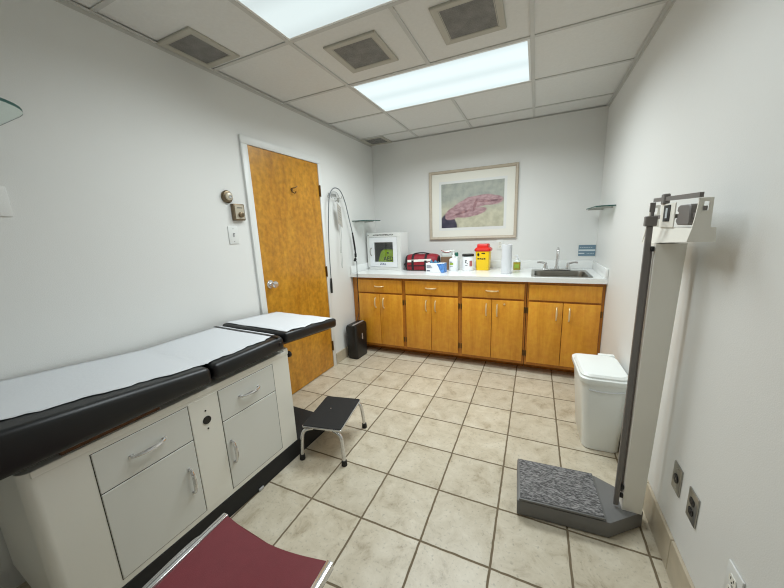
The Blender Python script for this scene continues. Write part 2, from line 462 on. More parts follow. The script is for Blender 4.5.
# ------------------------------------------------------------------ base cabinets
CF = -.645                                           # front of the face frame
def bow_pull(bm, c, length, axis, out, r=.0045, mi=0):
    """bow handle: c centre on the surface, out = outward unit vector, axis = its long direction"""
    c, a, o = Vector(c), Vector(axis), Vector(out)
    p = [c - a * length / 2, c - a * length * .46 + o * .014, c - a * length * .25 + o * .024, c + o * .027,
         c + a * length * .25 + o * .024, c + a * length * .46 + o * .014, c + a * length / 2]
    q = spline(p, 5); n = len(q)
    tube(bm, q, [r * (1.35 - .6 * abs(2 * i / (n - 1) - 1)) for i in range(n)], 8, mi)
    for s in (-1, 1):
        e = c + a * s * length / 2
        up = a.cross(o)
        vs = []
        k = [e + a * dx + up * dy for dx, dy in ((-.008, -.006), (.008, -.006), (.008, .006), (-.008, .006))]
        loft(bm, [[v + o * .0002 for v in k], [v + o * .003 for v in k]], mi=mi)
def cabinet_unit(x0, x1, label, st_l, st_r, false_front=False, lock=False):
    t = thing('base_cabinet', label, 'cabinet', ((x0 + x1) / 2, CF, 0), group='base cabinets under the worktop')
    w = (x1 - x0) / 2
    bm = BM()
    box(bm, -w, -w + .016, .02, .64, .085, .890); box(bm, w - .016, w, .02, .64, .085, .890)
    box(bm, -w + .016, w - .016, .02, .64, .085, .10); box(bm, -w + .016, w - .016, .63, .64, .10, .890)
    box(bm, -w, -w + st_l + .012, 0, .02, .085, .890); box(bm, w - st_r - .012, w, 0, .02, .085, .890)
    for za, zb in ((.085, .130), (.700, .732), (.850, .890)): box(bm, -w + st_l + .012, w - st_r - .012, 0, .02, za, zb)
    box(bm, -w, w, .140, .158, 0, .085)
    bmesh.ops.remove_doubles(bm, verts=bm.verts[:], dist=.0002)
    obj('body', bm, 'oak_dark', t)
    fl, fr, th = -w + st_l, w - st_r, .018
    dr = obj('false_front' if false_front else 'drawer', one(box, fl, fr, -th, -.0005, .722, .864, .003, 2), 'oak', t)
    if not false_front:
        bm = BM(); bow_pull(bm, ((fl + fr) / 2, -th, .793), .105, (1, 0, 0), (0, -1, 0), .006); obj('handle', bm, 'brass', dr)
    mid = (fl + fr) / 2
    for s in (-1, 1):
        a, b = (fl, mid - .002) if s < 0 else (mid + .002, fr)
        d = obj('door', one(box, a, b, -th, -.0005, .116, .704, .003, 2), 'oak', t)
        bm = BM(); bow_pull(bm, (mid + s * .05, -th, .605), .11, (0, 0, 1), (0, -1, 0), .006); obj('handle', bm, 'brass', d)
        if lock and s > 0:
            bm = BM(); lathe(bm, [(.009, -th - .0005), (.009, -th - .004), (.004, -th - .005)], (mid + .115, 0, .668), 'y', 16)
            obj('lock', bm, 'brass', d)
        for z in (.62, .20):
            bm = BM(); xx = (fl - .011) if s < 0 else (fr + .011)
            box(bm, xx - .006, xx + .006, -.004, -.0003, z - .026, z + .026, .001, 1)
            tube(bm, [(xx - s * .006, -.006, z - .028), (xx - s * .006, -.006, z + .028)], .004, 8)
            obj('hinge', bm, 'hinge', t)
cabinet_unit(.006, .6405, 'oak base cabinet at the left end, behind the black paper shredder', .071, .020)
cabinet_unit(.6415, 1.2485, 'oak base cabinet under the red bag, second from the left wall', .021, .020)
cabinet_unit(1.2495, 1.8560, 'oak base cabinet with a lock on its right door, under the paper towel roll', .020, .017, lock=True)
cabinet_unit(1.8610, 2.462, 'oak base cabinet under the sink with a plain panel in place of a drawer', .017, .024, false_front=True)

# worktop with the sink opening
CT = .933
SX0, SX1, SY0, SY1 = 1.886, 2.372, -.632, -.150
bm = BM()
Y0, Y1, X0, X1, Z0 = -.692, -.002, .003, W - .002, .8925
box(bm, X0, SX0 + .02, Y0, Y1, Z0, CT); box(bm, SX1 - .02, X1, Y0, Y1, Z0, CT)
box(bm, SX0 + .02, SX1 - .02, Y0, SY0 + .02, Z0, CT); box(bm, SX0 + .02, SX1 - .02, SY1 - .02, Y1, Z0, CT)
bmesh.ops.remove_doubles(bm, verts=bm.verts[:], dist=.0001)
ct = tag(obj('worktop', bm, 'counter'), 'long white laminate worktop across the oak base cabinets', 'worktop')
obj('backsplash', one(box, X0, X1, -.020, -.002, CT, 1.016, .003), 'counter', ct)
obj('side_splash', one(box, X1 - .018, X1, Y0 + .006, -.0205, CT, 1.016, .003), 'counter', ct)
obj('side_splash', one(box, X0, X0 + .018, Y0 + .006, -.0205, CT, 1.016, .003), 'counter', ct)

# sink
sk = thing('sink', 'stainless steel sink basin set in the right end of the white worktop', 'sink', ((SX0 + SX1) / 2, (SY0 + SY1) / 2, CT))
a, b = (SX1 - SX0) / 2, (SY1 - SY0) / 2
def rr3(x0, x1, y0, y1, r, z): return [(x, y, z) for x, y in rrect(x0, x1, y0, y1, r, 6)]
bm = BM()
loft(bm, [rr3(-a, a, -b, b, .03, .0006), rr3(-a + .001, a - .001, -b + .001, b - .001, .03, .005), rr3(-a + .012, a - .012, -b + .012, b - .012, .03, .0055),
          rr3(-a + .028, a - .028, -b + .03, b - .075, .05, .003)], cap=False)
obj('rim', bm, 'steel', sk)
bm = BM()
loft(bm, [rr3(-a + .028, a - .028, -b + .03, b - .075, .05, .003), rr3(-a + .034, a - .034, -b + .036, b - .081, .05, -.02), rr3(-a + .042, a - .042, -b + .044, b - .089, .05, -.13),
          rr3(-a + .07, a - .07, -b + .07, b - .115, .05, -.155), rr3(-a + .2, a - .2, -b + .19, b - .22, .02, -.16)], cap=False)
bm.faces.new([v for v in bm.verts if abs(v.co.z + .16) < 1e-4][:])
obj('basin', bm, 'basin', sk)
bm = BM(); lathe(bm, [(.035, -.1565), (.035, -.153), (.026, -.152), (.022, -.155)], (0, -.02, 0)); obj('drain', bm, 'chrome', sk)
# faucet
fc = thing('faucet', 'chrome sink faucet with upright spout and two lever handles', 'faucet', (2.114, -.186, CT + .0062))
obj('base_plate', one(box, -.125, .125, -.024, .024, 0, .014, .006, 3), 'chrome', fc)
bm = BM()
lathe(bm, [(.022, .0145), (.02, .03), (.014, .045), (.0125, .10), (.012, .12)])
tube(bm, spline([(0, 0, .12), (0, .004, .17), (0, -.012, .212), (0, -.05, .222), (0, -.088, .205), (0, -.105, .165), (0, -.106, .145)], 6), .0115, 12)
lathe(bm, [(.0125, .118), (.0125, .15)], (0, -.106, 0))
obj('spout', bm, 'chrome', fc)
for s in (-1, 1):
    bm = BM(); lathe(bm, [(.022, .0145), (.021, .03), (.015, .05), (.016, .066), (.010, .074)], (s * .10, 0, 0))
    tube(bm, spline([(s * .10, 0, .062), (s * .125, -.006, .073), (s * .155, -.014, .079), (s * .18, -.02, .076)], 5), [.012 - .0002 * i for i in range(16)], 10)
    obj('handle', bm, 'chrome', fc)

# ------------------------------------------------------------------ back wall
pf = thing('framed_picture', 'framed pink and grey painting in a white mat on the back wall', 'picture', (1.23, -.001, 1.648))
a, b = .488, .386
bm = BM()
prof = [(0, -.0), (0, -.022), (.008, -.028), (.022, -.024), (.030, -.014), (.030, -.0)]
loft(bm, [[(sx * (a - i), y, sz * (b - i)) for sx, sz in ((-1, -1), (1, -1), (1, 1), (-1, 1))] for i, y in prof + [prof[0]]], cap=False)
obj('frame', bm, 'frame', pf, smooth=0)
obj('mat_board', one(box, -a + .031, a - .031, -.008, -.001, -b + .031, b - .031), 'matboard', pf)
obj('bevel_line', one(box, -.372, .378, -.0092, -.0082, -.282, .268), 'white_trim', pf)
# the painting: a soft pink form lying across a green-grey ground, with a dark corner
m, nt, N, L, bs = new_mat('painting')
tc = N.new('ShaderNodeTexCoord')
def MA(op, a_, b_=None):
    n = N.new('ShaderNodeMath'); n.operation = op
    for i, v in enumerate((a_, b_)):
        if v is None: continue
        if isinstance(v, (int, float)): n.inputs[i].default_value = v
        else: L.new(v, n.inputs[i])
    return n.outputs[0]
nz = N.new('ShaderNodeTexNoise'); nz.inputs['Scale'].default_value = 5; nz.inputs['Detail'].default_value = 5
L.new(tc.outputs['Object'], nz.inputs['Vector'])
wv = N.new('ShaderNodeVectorMath'); wv.operation = 'MULTIPLY_ADD'; wv.inputs[1].default_value = (.05, 0, .04)
L.new(nz.outputs['Color'], wv.inputs[0]); L.new(tc.outputs['Object'], wv.inputs[2])
sp = N.new('ShaderNodeSeparateXYZ'); L.new(wv.outputs[0], sp.inputs[0])
X, Z = sp.outputs['X'], sp.outputs['Z']
def ell(cx, cz, rx, rz, ang):
    c, s = math.cos(ang), math.sin(ang)
    dx, dz = MA('SUBTRACT', X, cx + .025), MA('SUBTRACT', Z, cz + .02)
    u = MA('DIVIDE', MA('ADD', MA('MULTIPLY', dx, c), MA('MULTIPLY', dz, s)), rx)
    v = MA('DIVIDE', MA('SUBTRACT', MA('MULTIPLY', dz, c), MA('MULTIPLY', dx, s)), rz)
    d = MA('ADD', MA('MULTIPLY', u, u), MA('MULTIPLY', v, v))
    mr = N.new('ShaderNodeMapRange'); mr.interpolation_type = 'SMOOTHSTEP'; mr.inputs['From Min'].default_value = 1.25; mr.inputs['From Max'].default_value = .85
    L.new(d, mr.inputs['Value']); return mr.outputs[0]
def ramp(c1, c2, scale, vec=(1, 1, 1)):
    mp = N.new('ShaderNodeMapping'); mp.inputs['Scale'].default_value = vec; L.new(tc.outputs['Object'], mp.inputs['Vector'])
    n = N.new('ShaderNodeTexNoise'); n.inputs['Scale'].default_value = scale; n.inputs['Detail'].default_value = 6; L.new(mp.outputs['Vector'], n.inputs['Vector'])
    r = N.new('ShaderNodeValToRGB'); r.color_ramp.elements[0].position = .35; r.color_ramp.elements[1].position = .65
    r.color_ramp.elements[0].color = c1; r.color_ramp.elements[1].color = c2; L.new(n.outputs['Fac'], r.inputs['Fac']); return r.outputs['Color']
def mixc(f, c1, c2):
    n = N.new('ShaderNodeMix'); n.data_type = 'RGBA'
    L.new(f, n.inputs['Factor']) if not isinstance(f, float) else setattr(n.inputs['Factor'], 'default_value', f)
    L.new(c1, n.inputs[6]); L.new(c2, n.inputs[7]); return n.outputs[2]
top = ramp(rgb(150, 155, 148), rgb(172, 175, 164), 14)
low = ramp(rgb(178, 175, 152), rgb(200, 197, 174), 16)
fz = N.new('ShaderNodeMapRange'); fz.interpolation_type = 'SMOOTHSTEP'; fz.inputs['From Min'].default_value = .12; fz.inputs['From Max'].default_value = -.10
L.new(Z, fz.inputs['Value'])
cc = mixc(fz.outputs[0], top, low)
pk = ramp(rgb(150, 116, 122), rgb(186, 154, 156), 18, (1, 1, 2))
pk2 = ramp(rgb(116, 82, 90), rgb(168, 128, 130), 20)
dk = ramp(rgb(48, 48, 66), rgb(70, 66, 82), 16)
cc = mixc(ell(-.26, -.23, .10, .14, .2), cc, dk)
for e in ((-.20, -.085, .11, .062, .45), (-.08, -.030, .15, .070, .28), (.08, .030, .20, .062, .12), (.22, .030, .13, .052, .02), (.0, -.088, .17, .042, .16)):
    cc = mixc(ell(*e), cc, pk)
for e in ((.045, -.005, .015, .065, -.25), (.2, .022, .13, .010, .02), (-.10, -.085, .10, .012, .25)):
    cc = mixc(ell(*e), cc, pk2)
L.new(cc, bs.inputs['Base Color']); bs.inputs['Roughness'].default_value = .5
M['painting'] = m
obj('artwork', one(box, -.342, .350, -.0105, -.0093, -.252, .240), 'painting', pf)

sg = thing('wall_sign', 'small blue sign with pale text lines on the back wall beside the sink', 'sign', (2.386, -.001, 1.117))
obj('panel', one(box, -.074, .074, -.004, 0, -.055, .055), 'sign', sg)
bm = BM()
box(bm, -.072, .072, -.0047, -.0042, -.006, .010)
box(bm, -.072, -.02, -.0047, -.0042, -.034, -.024)
for k in range(6): box(bm, -.064 + k * .019, -.05 + k * .019, -.0047, -.0042, .028, .032)
for k in range(5): box(bm, .0 + k * .013, .009 + k * .013, -.0047, -.0042, -.033, -.029)
obj('print', bm, 'sign_light', sg)

def wall_plate(name, label, loc, rz, kind, mplate, mdev, group=None, w=.070, h=.115):
    """a plate whose back lies on the wall, facing local -y"""
    t = thing(name, label, 'outlet' if 'outlet' in name else 'switch' if 'switch' in name else 'wall plate', loc, rz, group)
    obj('plate', one(box, -w / 2, w / 2, -.006, -.0005, -h / 2, h / 2, .002, 2), mplate, t)
    if kind == 'duplex':
        for s in (-1, 1):
            bm = BM(); prism(bm, [(.017 * math.cos(q) if abs(math.cos(q)) > .0 else 0, s * .0195 + max(-.0125, min(.0125, .017 * math.sin(q)))) for q in [2 * PI * k / 24 for k in range(24)]], -.0022, 'y', -.0062)
            r = obj('receptacle', bm, mdev, t)
            bm = BM()
            for xx in (-.0065, .0065): box(bm, xx - .001, xx + .001, -.0092, -.0086, s * .0195 - .001, s * .0195 + .007)
            lathe(bm, [(.0026, -.0086), (.0026, -.0092)], (0, 0, s * .0195 - .007), 'y', 10)
            obj('slots', bm, 'ink', r)
    elif kind == 'single':
        bm = BM(); lathe(bm, [(.0185, -.0062), (.0185, -.009), (.016, -.0095)], (0, 0, 0), 'y', 24); r = obj('receptacle', bm, mdev, t)
        bm = BM()
        for xx in (-.006, .006): box(bm, xx - .0015, xx + .0015, -.0105, -.0097, -.002, .007)
        obj('slots', bm, 'steel', r)
    elif kind == 'toggle':
        bm = BM(); box(bm, -.006, .006, -.0085, -.0062, -.013, .013, .001, 1); prism(bm, [(-.0085, .004), (-.018, .011), (-.018, .014), (-.0085, .012)], .007, 'x', -.0035)
        obj('toggle', bm, mdev, t)
    for s in ((-1, 1) if kind != 'duplex' else (0,)):
        bm = BM(); lathe(bm, [(.0032, -.0062), (.0028, -.0075)], (0, 0, s * .043), 'y', 10); obj('screw', bm, 'steel', t)
    return t
wall_plate('wall_outlet', 'pale wall outlet below the picture frame, behind the paper towel roll', (1.550, 0, 1.190), 0, 'duplex', 'white_trim', 'matboard')
wall_plate('wall_outlet', 'grey steel outlet plate with one round socket low on the right wall', (W, -2.290, .392), PI / 2 * -1, 'single', 'steel', 'black')
wall_plate('wall_outlet', 'grey steel outlet plate with two dark sockets low on the right wall', (W, -2.427, .390), -PI / 2, 'duplex', 'steel', 'black')
wall_plate('wall_outlet', 'white outlet low on the right wall at the bottom edge of the photo', (W, -2.690, .374), -PI / 2, 'duplex', 'white_trim', 'matboard')
wall_plate('light_switch', 'white light switch below the bronze thermostat, left of the door', (0, -2.153, 1.409), PI / 2, 'toggle', 'white_trim', 'grey_plastic', w=.076, h=.120)
wall_plate('wall_plate', 'blank white wall plate under the near glass shelf at the left edge', (0, -3.200, 1.571), PI / 2, 'blank', 'wall', 'wall', w=.09)

t = thing('wall_dial', 'round bronze wall dial above the square thermostat, left of the door', 'dial', (0, -2.166, 1.663), PI / 2)
bm = BM(); lathe(bm, [(.040, -.0005), (.042, -.012), (.036, -.02), (.026, -.0225)], (0, 0, 0), 'y', 32); obj('housing', bm, 'bronze', t)
bm = BM(); lathe(bm, [(.026, -.0228), (.024, -.034), (.016, -.037), (.0, -.0375)][:3], (0, 0, 0), 'y', 28); obj('dial_face', bm, 'bronze_light', t)
bm = BM(); lathe(bm, [(.011, -.0372), (.009, -.044), (.004, -.0445)], (.002, 0, -.002), 'y', 20); obj('knob', bm, 'chrome', t)
t = thing('thermostat', 'square bronze thermostat with a round knob between dial and light switch', 'thermostat', (0, -2.100, 1.563), PI / 2)
obj('housing', one(box, -.045, .045, -.030, -.0005, -.056, .056, .005, 2), 'bronze', t)
obj('face_plate', one(box, -.036, .036, -.0325, -.0302, -.047, .047, .001, 1), 'bronze_light', t)
bm = BM(); lathe(bm, [(.019, -.0328), (.018, -.046), (.012, -.049), (.004, -.0495)], (.004, 0, -.018), 'y', 22); obj('knob', bm, 'bronze', t)
bm = BM()
for k in range(5): box(bm, -.02 + k * .009, -.014 + k * .009, -.0332, -.0327, .026, .032)
obj('marks', bm, 'ink', t)

# ------------------------------------------------------------------ glass shelves
def shelf(name, label, outline, z, th, brackets, side):
    t = thing(name, label, 'shelf', (0 if side < 0 else W, 0, z), group='glass wall shelves')
    bm = BM(); fs = prism(bm, outline, th)
    for f in fs[2:]: f.material_index = 1
    obj('glass_pane', bm, ['glass', 'glass_edge'], t, smooth=50)
    for y in brackets:
        x0, x1 = (.0005, .12) if side < 0 else (-.12, -.0005)
        obj('bracket', one(box, x0, x1, y - .006, y + .006, -.009, -.0006, .001, 1), 'steel', t)
def shelf_outline(side, depth, ya, yb, r):
    o = [(side * -.001 * -1 if False else (-side) * .001, ya), ((-side) * .001, yb)]
    d = -side
    pts = [(d * .001, ya)]
    for k in range(9):
        q = PI / 2 * k / 8; pts.append((d * (depth - r + r * math.sin(q)), ya + r - r * math.cos(q)))
    for k in range(9):
        q = PI / 2 * k / 8; pts.append((d * (depth - r + r * math.cos(q)), yb - r + r * math.sin(q)))
    pts.append((d * .001, yb)); return pts
shelf('glass_shelf', 'glass shelf with a rounded corner high on the left wall, cut by the left edge', shelf_outline(-1, .345, -3.80, -3.122, .16), 1.856, .010, (-3.72, -3.45), -1)
shelf('glass_shelf', 'glass shelf on the left wall above the white defibrillator cabinet', shelf_outline(-1, .205, -.575, -.22, .05), 1.512, .009, (-.50, -.28), -1)
shelf('glass_shelf', 'glass shelf on the right wall beyond the scale, above the sink end', shelf_outline(1, .13, -.715, -.10, .05), 1.512, .009, (-.60, -.2), 1)

# ------------------------------------------------------------------ things on the worktop
Z = CT + .0006
ad = thing('defibrillator_cabinet', 'white steel defibrillator cabinet with a small window at the left end of the worktop', 'cabinet', (.033, -.310, Z), math.radians(-8))
w, h, dp = .475, .436, .175
bm = BM()
box(bm, 0, w, dp - .004, dp, 0, h); box(bm, 0, .004, .012, dp - .004, 0, h); box(bm, w - .004, w, .012, dp - .004, 0, h)
box(bm, .004, w - .004, .012, dp - .004, 0, .004); box(bm, .004, w - .004, .012, dp - .004, h - .004, h)
box(bm, 0, w, 0, .012, h - .048, h, .002, 1); box(bm, 0, w, 0, .012, 0, .035, .002, 1); box(bm, 0, .036, 0, .012, .035, h - .048); box(bm, w - .046, w, 0, .012, .035, h - .048)
obj('body', bm, 'white_trim', ad)
obj('lining', one(box, .006, w - .006, dp - .012, dp - .005, .006, h - .006), 'aed_back', ad)
bm = BM()
x0, x1, z0, z1 = .038, w - .048, .037, h - .050
wx0, wx1, wz0, wz1 = .106, .372, .096, .328
box(bm, x0, wx0, -.003, .009, z0, z1); box(bm, wx1, x1, -.003, .009, z0, z1); box(bm, wx0, wx1, -.003, .009, z0, wz0); box(bm, wx0, wx1, -.003, .009, wz1, z1)
bmesh.ops.remove_doubles(bm, verts=bm.verts[:], dist=.0001)
dd = obj('door', bm, 'card', ad)
obj('window_pane', one(box, wx0 + .0005, wx1 - .0005, .002, .004, wz0 + .0005, wz1 - .0005), 'pane', dd)
bm = BM(); bow_pull(bm, (.062, -.003, .215), .085, (0, 0, 1), (0, -1, 0), .004); obj('handle', bm, 'steel', dd)
bm = BM()
for a_, b_ in (((x0 - .0015, x1 + .0015), (z1, z1 + .0015)), ((x0 - .0015, x1 + .0015), (z0 - .0015, z0))): box(bm, a_[0], a_[1], -.0006, .0002, b_[0], b_[1])
for xx in (x0 - .0015, x1): box(bm, xx, xx + .0015, -.0006, .0002, z0, z1)
obj('door_gap', bm, 'seam', ad)
text('lettering', 'AUTOMATED DEFIBRILLATOR', .0215, 'ink', ad, (w * .5, -.0008, h - .030), (PI / 2, 0, 0))
text('lettering', 'ZOLL', .036, 'navy', dd, (w * .475, -.0038, .060), (PI / 2, 0, 0))
for xx, zz in ((.022, h - .025), (.02, .016)):
    bm = BM(); lathe(bm, [(.006, 0), (.005, -.003)], (xx, 0, zz), 'y', 12); obj('screw', bm, 'seam', ad)
R5 = Matrix.Rotation(math.radians(-8), 4, 'Z')
p = Vector((.033, -.310, Z)) + R5 @ Vector((.258, .062, .0046))
df = thing('defibrillator', 'lime green defibrillator behind the cabinet window', 'defibrillator', p, math.radians(-8))
bm = BM(); prism(bm, [(-.115, 0), (.115, 0), (.122, .17), (.10, .232), (-.03, .238), (-.07, .215), (-.118, .09)], .10, 'y', -.05, bev=.012, seg=3)
obj('case', bm, 'aed', df)
text('lettering', 'AED', .072, 'ink', df, (.038, -.0508, .105), (PI / 2, 0, 0))
bm = BM(); box(bm, .02, .045, -.052, -.0502, .190, .205, .002, 1); obj('status_light', bm, 'ink', df)

# red bag
bg = thing('medical_bag', 'red nylon medical bag with black straps and a white stripe on the worktop', 'bag', (.738, -.266, Z), math.radians(4))
bm = BM()
sec = [(-.105, 0), (-.118, .012), (-.120, .10), (-.105, .155), (-.065, .182), (.065, .182), (.105, .155), (.118, .10), (.116, .012), (.10, 0)]
xs = [(-.196, .60), (-.192, .86), (-.174, .98), (-.09, 1.02), (0, 1.0), (.09, 1.03), (.160, .98), (.184, .80), (.190, .5)]
rings = []
for k, (x, s) in enumerate(xs):
    rings.append([(x, y * s, (z - .09) * s * (1 + .02 * math.sin(7 * x * 9 + z * 30)) + .09 if s < .96 else z * s * (1 + .012 * math.sin(k * 2.1 + y * 40))) for y, z in sec])
loft(bm, rings)
bm.verts.ensure_lookup_table()
zmin = min(v.co.z for v in bm.verts)
for v in bm.verts: v.co.z = max(v.co.z - zmin, 0)
for f in bm.faces:
    if abs(f.calc_center_median().x) > .172: f.material_index = 1
bo = obj('body', bm, ['bag', 'bag_black'], bg, smooth=60)
sub = bo.modifiers.new('round', 'SUBSURF'); sub.levels = sub.render_levels = 2
for xx in (-.095, .055):
    bm = BM()
    loft(bm, [[(xx - .013, y * 1.04 , z + .002), (xx + .013, y * 1.04, z + .002), (xx + .013, y * 1.0, z - .001), (xx - .013, y * 1.0, z - .001)] for y, z in sec[1:-1]])
    obj('strap', bm, 'bag_black', bg)
bm = BM(); loft(bm, [[(-.155, -.1215, .098), (.12, -.1215, .110), (.12, -.117, .110), (-.155, -.117, .098)], [(-.155, -.119, .124), (.12, -.119, .136), (.12, -.114, .136), (-.155, -.114, .124)]])
obj('reflective_stripe', bm, 'reflective', bg)
bm = BM(); loft(bm, [[(-.150, -.122, .052), (.13, -.122, .056), (.13, -.116, .056), (-.150, -.116, .052)], [(-.150, -.122, .062), (.13, -.122, .066), (.13, -.116, .066), (-.150, -.116, .062)]])
obj('zip', bm, 'bag_black', bg)
bm = BM(); tube(bm, spline([(-.150, -.10, .08), (-.195, -.085, .075), (-.205, -.06, .06), (-.20, -.02, .03), (-.185, .02, .02)], 5), .010, 8)
obj('shoulder_strap', bm, 'bag_black', bg)
bm = BM(); tube(bm, spline([(-.1, -.045, .185), (-.05, -.05, .196), (.02, -.05, .198), (.08, -.045, .188)], 5), .007, 8)
obj('grab_handle', bm, 'bag_black', bg)

# glove / tissue box, tilted print
gb = thing('glove_box', 'white and blue glove box in front of the red bag, dark glove showing', 'box', (.930, -.452, Z), math.radians(-7))
bm = BM(); prism(bm, [(-.088, 0), (.118, 0), (.118, .100), (-.088, .100)], .080, 'y', -.040, bev=.002, seg=1); obj('carton', bm, 'card', gb)
bm = BM(); prism(bm, [(.055, .093), (.1185, .0995), (.1185, .002), (.088, .002), (.072, .03), (.06, .06), (.04, .090)], .0012, 'y', -.0415); 
bm2 = bm; box(bm2, .1182, .1194, -.0415, .040, .001, .0995)
obj('blue_print', bm, 'blue', gb)
bm = BM()
for k in range(3): box(bm, -.078, -.03 + k * .008, -.0415, -.0403, .070 - k * .011, .075 - k * .011)
box(bm, -.078, -.04, -.0415, -.0403, .012, .022)
obj('print', bm, 'blue_dark', gb)
bm = BM(); lathe(bm, [(.034, .1003), (.032, .1013)], (.0, 0, 0), 'z', 20); obj('opening', bm, 'ink', gb)
bm = BM()
loft(bm, [[(-.045 + .09 * k / 9, dy * (1 + .2 * math.sin(k * 2.1)), .1018 + zz * (.5 + .5 * math.sin(k * 1.3 + 1))) for k in range(10)] for dy, zz in ((-.028, 0), (-.016, .014), (0, .034), (.016, .014), (.028, 0))], cap=False, close=False)
o = obj('glove', bm, 'tissue', gb, smooth=60); o.modifiers.new('thick', 'SOLIDIFY').thickness = .002
# brown carton behind and the wrapped packet on it
bb = thing('brown_carton', 'small brown carton behind the glove box and pump bottle', 'box', (1.008, -.200, Z))
bm = BM(); box(bm, -.068, .058, -.05, .05, 0, .144, .002, 1); obj('carton', bm, 'brown', bb)
pk_ = thing('wrapped_packet', 'clear wrapped packet lying on the brown carton', 'packet', (1.001, -.200, Z + .1442), .2)
bm = BM()
loft(bm, [rr3(-.06, .055, -.03, .03, .02, .0005), rr3(-.064, .058, -.034, .034, .02, .026), rr3(-.05, .05, -.028, .028, .02, .056), rr3(-.03, .035, -.015, .015, .01, .072)])
for v in bm.verts: v.co.z = max(.0005, v.co.z + .004 * math.sin(60 * v.co.x) * (v.co.z > .01))
obj('wrapper', bm, 'clear', pk_, smooth=60)
bm = BM(); tube(bm, spline([(-.064, -.037, .074), (-.03, -.036, .056), (.01, -.034, .050), (.05, -.036, .066)], 5), .004, 8); obj('red_strip', bm, 'pink', pk_)
# pump bottle
pb = thing('pump_bottle', 'white pump bottle with a green label in front of the brown carton', 'bottle', (1.102, -.318, Z))
bm = BM()
def rr0(a_, b_, r_, z_): return rr3(-a_, a_, -b_, b_, r_, z_)
loft(bm, [rr0(.044, .026, .02, 0), rr0(.047, .029, .024, .004), rr0(.047, .029, .024, .115), rr0(.042, .026, .022, .130), rr0(.018, .018, .0175, .142), rr0(.016, .016, .0155, .150)])
obj('bottle', bm, 'card', pb)
bm = BM(); lathe(bm, [(.019, .1502), (.019, .168), (.010, .170), (.0055, .171), (.0055, .212), (.012, .213), (.013, .225), (.006, .227)]); 
tube(bm, spline([(0, 0, .220), (-.02, -.008, .221), (-.035, -.014, .217)], 4), .005, 8); obj('pump', bm, 'bin', pb)
bm = BM(); box(bm, -.034, .004, -.0302, -.0292, .066, .088); obj('green_label', bm, 'green', pb)
bm = BM(); box(bm, -.034, -.006, -.0302, -.0292, .094, .100); box(bm, -.034, .0, -.0302, -.0292, .050, .054); obj('print', bm, 'blue_dark', pb)
# teal spray cap bottle behind
tb = thing('teal_bottle', 'teal capped bottle half hidden behind the white pump bottle', 'bottle', (1.112, -.215, Z))
bm = BM(); lathe(bm, [(.030, 0), (.033, .004), (.033, .120), (.022, .145), (.016, .150)]); obj('bottle', bm, 'clear', tb)
bm = BM(); lathe(bm, [(.018, .1502), (.020, .152), (.020, .185), (.014, .192)]); obj('cap', bm, 'teal', tb)
# wipes jar
wj = thing('wipes_canister', 'white canister with a black lid between pump bottle and yellow bin', 'canister', (1.252, -.280, Z))
bm = BM(); lathe(bm, [(.056, 0), (.060, .004), (.060, .150), (.057, .156)], n=32); obj('tub', bm, 'card', wj)
bm = BM(); lathe(bm, [(.0615, .1562), (.0625, .158), (.0625, .175), (.058, .179)], n=32); obj('lid', bm, 'black', wj)
bm = BM()
def arc_patch(bm, r, a0, a1, z0, z1, n=8):
    loft(bm, [[(r * math.sin(a0 + (a1 - a0) * k / n), -r * math.cos(a0 + (a1 - a0) * k / n), z) for k in range(n + 1)] for z in (z0, z1)], cap=False, close=False)
for a0, a1, z0, z1 in ((-.35, .0, .112, .119), (-.3, -.1, .086, .106), (-.05, .15, .076, .084), (-.3, .1, .056, .062)): arc_patch(bm, .0606, a0, a1, z0, z1)
obj('print', bm, 'ink', wj)
bm = BM(); arc_patch(bm, .0606, .45, 1.0, .05, .11); obj('print', bm, 'pink', wj)
# small pink jar
pj = thing('pink_jar', 'small dark lidded pink jar tucked between white canister and yellow sharps bin', 'jar', (1.335, -.112, Z))
bm = BM(); lathe(bm, [(.027, 0), (.029, .003), (.029, .082), (.024, .088)]); obj('jar', bm, 'pink', pj)
bm = BM(); lathe(bm, [(.027, .0882), (.027, .103), (.022, .105)]); obj('lid', bm, 'ink', pj)
# sharps bin
sb = thing('sharps_container', 'yellow sharps container with a red lid on the worktop', 'container', (1.403, -.212, Z), math.radians(-4))
bm = BM()
loft(bm, [rr0(.062, .050, .012, 0), rr0(.064, .052, .012, .004), rr0(.074, .060, .014, .214)]); obj('bin', bm, 'yellow', sb)
bm = BM()
loft(bm, [rr0(.080, .065, .016, .204), rr0(.084, .070, .018, .214), rr0(.084, .070, .018, .225), rr0(.070, .058, .016, .242), rr0(.060, .050, .012, .247), rr0(.058, .048, .012, .276), rr0(.054, .044, .012, .281)])
obj('lid', bm, 'red', sb)
bm = BM()
def onf(x0, x1, z0, z1):   # a patch on the sloped front
    f = lambda z: -(.052 + .008 * z / .224) - .0008
    loft(bm, [[(x0, f(z0), z0), (x1, f(z0), z0), (x1, f(z1), z1), (x0, f(z1), z1)], [(x0, f(z0) + .0012, z0), (x1, f(z0) + .0012, z0), (x1, f(z1) + .0012, z1), (x0, f(z1) + .0012, z1)]])
for a_ in ((-.052, -.030, .158, .182), (-.045, -.037, .150, .190), (-.008, .03, .176, .187), (-.050, -.030, .118, .132), (-.026, -.012, .118, .132), (-.008, .012, .116, .130), (.016, .034, .118, .132)): onf(*a_)
obj('print', bm, 'ink', sb)
